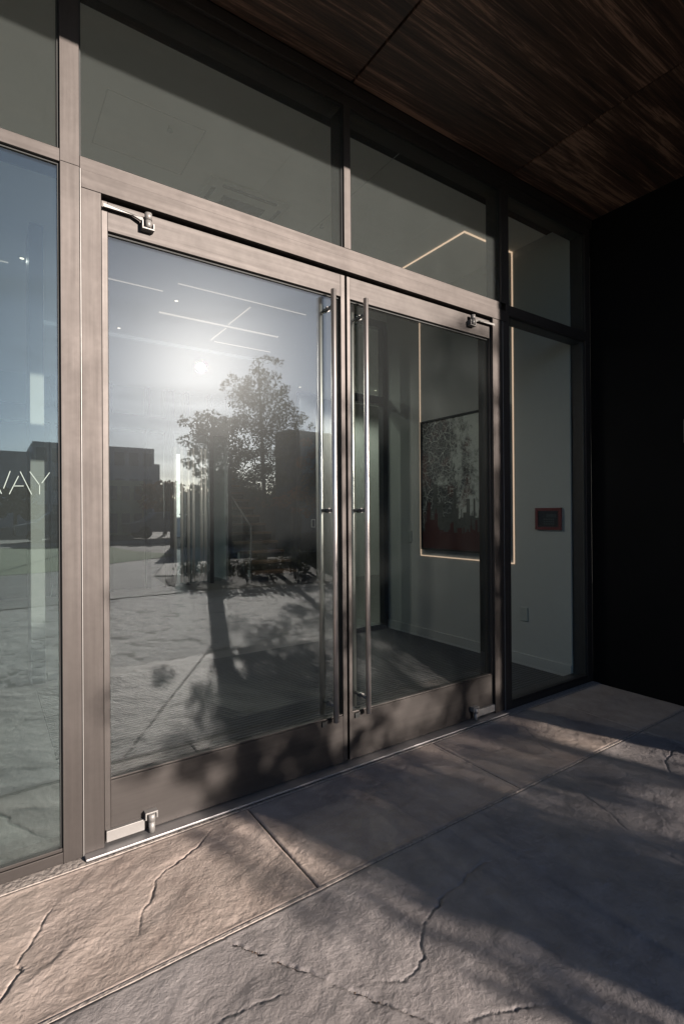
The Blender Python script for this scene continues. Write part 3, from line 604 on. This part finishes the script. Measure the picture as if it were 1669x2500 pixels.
for x,y,l in ((1.55,3.05,'round downlight nearest the short linear lamp'),(1.24,4.15,'round downlight in the second row, left one'),(1.05,4.2,'round downlight in the second row beside the door stile'),(.95,3.35,'round downlight above the left door stile'),(5.5,4.9,'added downlight brightening the pale wall right of the dark lobby door'),(4.3,5.4,'added downlight brightening the foot of the lobby stairs'),(.25,2.9,'round downlight seen through the left side window')):  # downlights by the stairs and the right-hand pale wall are added for brightness
    d_=empty('downlight',(x,y,3.33),l,'ceiling lamp','round downlights in the lobby ceiling')
    sl=bpy.data.lights.new('downlight_bulb','SPOT'); sl.energy=(40 if x>5 else 24 if x>4 else 13) if x>.3 else 2; sl.spot_size=R(165); sl.spot_blend=.4; sl.shadow_soft_size=.008; sl.color=(1,.93,.84)
    lo_=bpy.data.objects.new('downlight_bulb',sl); col.objects.link(lo_); lo_.location=(x,y,3.31)
    MB().tube((x,y,3.3245),(x,y,3.3306),.024,n=20).build('rim',M['white'],d_); MB().tube((x,y,3.322),(x,y,3.3242),.016,n=20).build('lens',M['down'],d_)
# air conditioning cassette, sprinklers, hatch
ac=empty('air_cassette',(1.44,1.3,3.33),'square air conditioning cassette in the ceiling behind the transom glass','air conditioner')
acm=simple('cassette_plastic',(.62,.62,.59),(.60,.60,.57),rough=.6); dk=simple('cassette_slot',(.10,.10,.10),rough=.8)
MB().box(1.16,1.72,1.03,1.59,3.312,3.3306,bev=.004).build('body',acm,ac)
s=MB()
for k in range(22): s.box(1.29,1.59,1.165+k*.0136,1.172+k*.0136,3.308,3.3118)
s.build('grille',dk,ac)
for b in ((1.25,1.63,1.062,1.088),(1.25,1.63,1.532,1.558),(1.192,1.218,1.12,1.50),(1.662,1.688,1.12,1.50)): MB().box(b[0],b[1],b[2],b[3],3.309,3.3118).build('vent_slot',dk,ac)
for x,y,l in ((.83,.78,'small sprinkler head left of the ceiling cassette'),(2.02,1.12,'small sprinkler head right of the ceiling cassette')):
    tag(MB().tube((x,y,3.305),(x,y,3.3306),.008,n=10).tube((x,y,3.3045),(x,y,3.3065),.016,n=12).build('sprinkler',M['white']),l,'sprinkler','ceiling sprinklers')
hm=simple('hatch_seam',(.55,.55,.52),rough=.9); s=MB()
for b in ((.50,.506,.70,1.15),(1.0,1.006,.70,1.15),(.506,1.0,.70,.706),(.506,1.0,1.144,1.15)): s.box(*b,3.3295,3.3308)
s.box(2.0,2.004,.12,2.2,3.3295,3.3308)
tag(s.build('ceiling_hatch',hm),'square hatch outline and seam in the ceiling behind the wide transom','hatch')
# ------------------------------------------------------------------ trees, planting
def leafmesh(name,centres,n,rad,size,m,parent,r,flat=.75):
    C=np.array(centres); w_=np.array([c[3] if len(c)>3 else 1 for c in centres]); C=np.array([c[:3] for c in centres])
    idx=r.choice(len(C),n,p=(w_**2)/(w_**2).sum())
    d_=r.normal(size=(n,3)); d_/=np.linalg.norm(d_,axis=1)[:,None]; rr_=(r.random(n)**.45)*rad*w_[idx]
    P=C[idx]+d_*rr_[:,None]*np.array([1,1,flat])
    a=r.normal(size=(n,3)); a/=np.linalg.norm(a,axis=1)[:,None]; b=np.cross(a,r.normal(size=(n,3))); b/=np.linalg.norm(b,axis=1)[:,None]
    s=size*(.6+.8*r.random(n))[:,None]
    V=np.stack([P-a*s,P-b*s*.5+a*s*.1,P+a*s,P+b*s*.5+a*s*.1],1).reshape(-1,3)
    Q=np.arange(n*4).reshape(-1,4)
    o=gridmesh(name,[(V,Q)],m); o.data.polygons.foreach_set('use_smooth',np.zeros(n,bool))
    o.parent=parent; o.matrix_parent_inverse=Matrix.Translation(-abs_loc(parent)); return o
def branches(tr,a,tips,r0,rnd):
    for t in tips:
        a_=Vector(a); b_=Vector(t); mid=(a_+b_)/2+Vector((rnd.uniform(-.06,.06),rnd.uniform(-.06,.06),-.08))
        tr.tube(a_,mid,r0,r0*.65,7,False); tr.tube(mid,b_,r0*.65,r0*.22,7,False)
def wpt(px,py,D,dy=0): # silhouette point of a crown given as seen mirrored in the pane (display px) -> real position
    sx_,sy_=px*1.0644,py*1.0643
    v=F+RR*((sx_-834.5)/1261.18)-UU*((sy_-1250)/1261.18); t=(CAM_D+D+dy)/v.y
    return (v.x*t,-(D+dy),CAM_H+v.z*t)
rnd=random.Random(5)
# slim pointed tree
tA=empty('street_tree',(5.6,-9.4,0),'slim pointed tree with the tallest sparse crown reflected in the left door','tree','young trees outside the entrance')
cl=[(597,828,.55),(588,848,.6),(605,862,.75),(572,872,.6),(540,868,.55),(522,876,.45),(618,880,.7),(560,892,.8),(590,900,.95),(625,905,.9),(648,902,.55),(535,905,.6),(550,925,.8),(585,925,1),(622,930,1),(655,925,.8),(600,950,1.1),(640,955,1.1),(675,950,.8),(690,965,.5),(560,950,.8),(575,975,1),(612,980,1.1),(655,985,1),(685,985,.55),(590,1005,1),(630,1012,.9),(665,1010,.7),(605,1040,.9),(645,1045,.6),(580,1045,.8),(625,1070,.7),(560,1075,.6),(600,1090,.7),(640,1105,.5),(570,1110,.5)]
C3=[(*wpt(x,y,9.4,rnd.uniform(-.7,.7)),s) for x,y,s in cl]
tr=MB(); T=wpt(597,820,9.4); pts_=[(T[0]+.12,-9.4,0),(T[0]+.14,-9.42,1.4),(T[0]+.08,-9.4,2.8),(T[0]+.03,-9.4,4.0),T]; rs=[.075,.06,.045,.026,.007]
for k in range(4): tr.tube(pts_[k],pts_[k+1],rs[k],rs[k+1],10,k==0)
for c3 in C3:
    z=max(1.3,c3[2]-.5); f=z/T[2]; base=Vector((T[0]+.12-.12*f,-9.4,z)); branches(tr,base,[c3[:3]],.014,rnd)
tr.build('trunk',M['bark'],tA)
leafmesh('crown',C3+[(c[0]+rnd.uniform(-.4,.4)*c[3],c[1]+rnd.uniform(-.9,.9),c[2]+rnd.uniform(-.25,.25)*c[3],c[3]*.7) for c in C3 for _ in (0,1)]+[(*wpt(rnd.uniform(500,655),rnd.uniform(1035,1125),9.6,rnd.uniform(-.8,.8)),.8) for _ in range(25)],12500,.32,.031,M['leaf'],tA,rng)  # random low band of leaf clusters added to shade the paving
# stout tree with dark trunk
tB=empty('street_tree',(3.08,-6.05,0),'stout dark trunked tree whose trunk shadow falls towards the doors','tree','young trees outside the entrance')
cl=[(470,955,.6),(492,960,.7),(455,975,.55),(515,975,.8),(540,990,.8),(500,990,.9),(470,1005,.7),(445,1030,.45),(485,1025,.9),(520,1020,.9),(550,1030,.9),(505,1050,.9),(535,1060,.9),(470,1050,.5),(460,1085,.4),(495,1085,.8),(525,1095,.7),(550,1100,.6),(440,1065,.35),(515,1120,.5),(540,1130,.45),(475,1110,.4),(500,1135,.6),(470,1150,.5),(530,1160,.6),(555,1150,.5),(575,1135,.6),(450,1120,.4),(590,1165,.5),(515,1185,.4),(535,1112,.9),(550,1128,.9),(565,1115,.8),(545,1148,.8),(525,1140,.8),(575,1150,.7),(560,1168,.6),(510,1160,.6)]  # the lowest clusters are added to broaden the shade on the paving
C3=[(*wpt(x,y,6.05,rnd.uniform(-.5,.4)),s) for x,y,s in cl]
tr=MB(); pts_=[(3.08,-6.05,0),(3.06,-6.05,.9),(3.07,-6.04,1.7),(3.05,-6.05,2.3),(3.08,-6.05,2.75)]; rs=[.115,.095,.075,.045,.012]
for k in range(4): tr.tube(pts_[k],pts_[k+1],rs[k],rs[k+1],12,k==0)
for c3 in C3:
    z=max(1.05,min(2.5,c3[2]-.3)); branches(tr,(3.06,-6.05,z),[c3[:3]],.016,rnd)
tr.build('trunk',M['bark'],tB)
leafmesh('crown',C3+[(c[0]+rnd.uniform(-.25,.25),c[1]+rnd.uniform(-.5,.5),c[2]+rnd.uniform(-.2,.2),c[3]*.7) for c in C3],8300,.29,.031,M['leaf'],tB,rng)
# orange autumn tree right
tC=empty('street_tree',(6.1,-8.6,0),'orange leaved tree low behind the shrubs near the dark building','tree','young trees outside the entrance')
cl=[(705,1015,.5),(725,1040,.5),(700,1060,.6),(735,1075,.55),(715,1100,.7),(745,1120,.5),(695,1130,.7),(725,1150,.7),(670,1140,.6),(650,1150,.6),(620,1150,.55),(585,1145,.5),(710,1175,.5),(680,1170,.4),(745,1050,.4),(780,1090,.5),(810,1120,.5)]
C3=[(*wpt(x,y,8.8,rnd.uniform(-.6,.6)),s) for x,y,s in cl]
tr=MB().tube((6.1,-8.8,0),(6.1,-8.8,1.4),.05,.035,10).tube((6.1,-8.8,1.4),(6.4,-8.8,2.6),.035,.01,8)
branches(tr,(6.1,-8.8,1.3),[c3[:3] for c3 in C3],.015,rnd); tr.build('trunk',M['bark'],tC)
leafmesh('crown',C3,1900,.36,.04,M['leafo'],tC,rng)
# shrubs in the bed
sp=[(3.35,-6.5,.42),(3.8,-6.35,.36),(4.25,-6.25,.4),(4.7,-6.2,.45),(5.2,-6.25,.55),(5.8,-6.3,.6),(3.1,-7.3,.35),(3.7,-7.5,.4),(4.5,-7.4,.45),(5.4,-7.5,.5),(6.6,-6.6,.6),(4.3,-8.8,.4),(5.4,-9.2,.45),(7.6,-6.8,.6)]
words=['beside the stout tree trunk','just right of the stout trunk','in front of the slim tree','right of the slim tree','fourth from the trunk in the front row','fifth from the trunk in the front row','behind the stout trunk','behind and right of the stout trunk','behind the slim tree','behind the tall front shrubs','tall one near the right end of the bed','alone near the pale path','near the orange tree','tallest at the right end of the bed']
for (x,y,h),wd in zip(sp,words):
    e=empty('shrub',(x,y,0),'low dark shrub in the planting bed, '+wd,'shrub','shrubs in the planting bed')
    s=MB()
    for k in range(5): a=k*1.3; s.tube((x,y,0),(x+.12*math.cos(a),y+.12*math.sin(a),h*.7),.008,.003,5)
    s.build('stem',M['bark'],e)
    leafmesh('foliage',[(x+rnd.uniform(-.15,.15),y+rnd.uniform(-.15,.15),h*rnd.uniform(.35,.85)) for _ in range(6)],650,.2,.028,M['leafd'] if rnd.random()<.6 else M['leaf'],e,rng)
# low dark wall, far trees, buildings
tag(box('garden_wall',M['fence'],(5.6,22,-17.2,-17.0,-.1,1.75)),'long low dark garden wall behind the path','wall')
def building(name,lab,cat,b,mw,mg,nx,nz,steps=()):
    e=empty(name,((b[0]+b[1])/2,b[2],0),lab,cat)
    s=MB().box(*b)
    for q in steps: s.box(*q)
    s.build('wall',mw,e)
    x0,x1,y0,y1,z0,z1=b; w_=(x1-x0)/nx; h_=(z1-z0)/nz
    if nx*nz<=60:
        for i in range(nx):
            for j in range(nz):
                MB().box(x0+w_*(i+.18),x0+w_*(i+.82),y1-.02,y1+.06,z0+h_*(j+.3),z0+h_*(j+.8)).build('window',mg,e)
    return e
building('office_building','large dark office block with a stepped roofline across the road','building',(4.0,16.2,-72,-60,0,8.9),M['office'],M['officeglass'],8,3,((12.0,17.0,-71,-60.6,0,7.2),(.8,3.99,-70,-60.3,0,7.8),(-1.6,.79,-70,-60.4,0,6.6)))
building('small_building','low tan building with a pale base seen left of the office block','building',(-14,-1.2,-46,-38,0,3.4),M['brick'],M['officeglass'],6,1)
building('cream_building','low cream building in front of the dark office block','building',(5.2,8.0,-36,-31,0,3.3),M['cream'],M['officeglass'],4,2)
building('dark_building','plain dark building close behind the planting on the right','building',(8.1,24,-13.6,-12.6,0,3.95),M['fence'],M['officeglass'],7,2)
building('rear_building','long dark building standing behind the far glazed lobby wall','building',(-14,30,26,40,0,5.2),M['office'],M['officeglass'],16,2)
far_tree=[(9,-30,3.4),(10.8,-28,3.0),(12.6,-27,2.6),(14.5,-29,3.2),(-3,-34,3.6),(-6,-33,3.0),(1.5,-36,3.2),(17,-30,3.5)]
wd=['tallest beside the cream building','second right of the cream building','lowest above the garden wall','behind the garden wall middle','left of the cream building, tallest','far left beside the tan building','between cream and tan buildings','farthest right behind the garden wall']
for (x,y,h),l in zip(far_tree,wd):
    e=empty('far_tree',(x,y,0),'dark distant tree, '+l,'tree','distant trees across the road')
    MB().tube((x,y,0),(x,y,h*.6),.14,.07,8).build('trunk',M['bark'],e)
    leafmesh('crown',[(x+rnd.uniform(-1,1),y+rnd.uniform(-1,1),h*rnd.uniform(.4,.9),rnd.uniform(.6,1)) for _ in range(14)],1300,.8,.16,M['leafd'] if rnd.random()<.7 else M['leafo'],e,rng)
def car(x,y,lab):
    e=empty('parked_car',(x,y,0),lab,'car','cars parked across the lawn')
    prof=[(-2.1,.35),(-2.15,.75),(-1.3,.92),(-.75,1.38),(.7,1.42),(1.45,.98),(2.1,.85),(2.15,.35)]
    MB().poly([(x+a,y-.85,b) for a,b in prof],(0,1.7,0)).build('body',M['carpaint'],e)
    MB().poly([(x-1.15,y-.87,.95),(x-.7,y-.87,1.3),(x+.65,y-.87,1.33),(x+1.25,y-.87,.98)],(0,1.74,0)).build('window',M['officeglass'],e)
    for a in (-1.35,1.35):
        for b in (-.75,.75): MB().tube((x+a,y+b-.1,.32),(x+a,y+b+.1,.32),.32,n=16).build('wheel',M['tyre'],e)
car(3.2,-26,'silver car parked beyond the lawn left of the cream building'); car(7.9,-25.5,'silver car parked in front of the cream building')
lp=empty('lamp_post',(4.0,-22,0),'thin lamp post standing before the dark office block','lamp post')
MB().tube((4.0,-22,0),(4.0,-22,3.9),.04,.03,10).build('pole',M['fascia'],lp); MB().box(3.75,4.05,-22.1,-21.9,3.88,3.96).build('lamp_head',M['white'],lp)
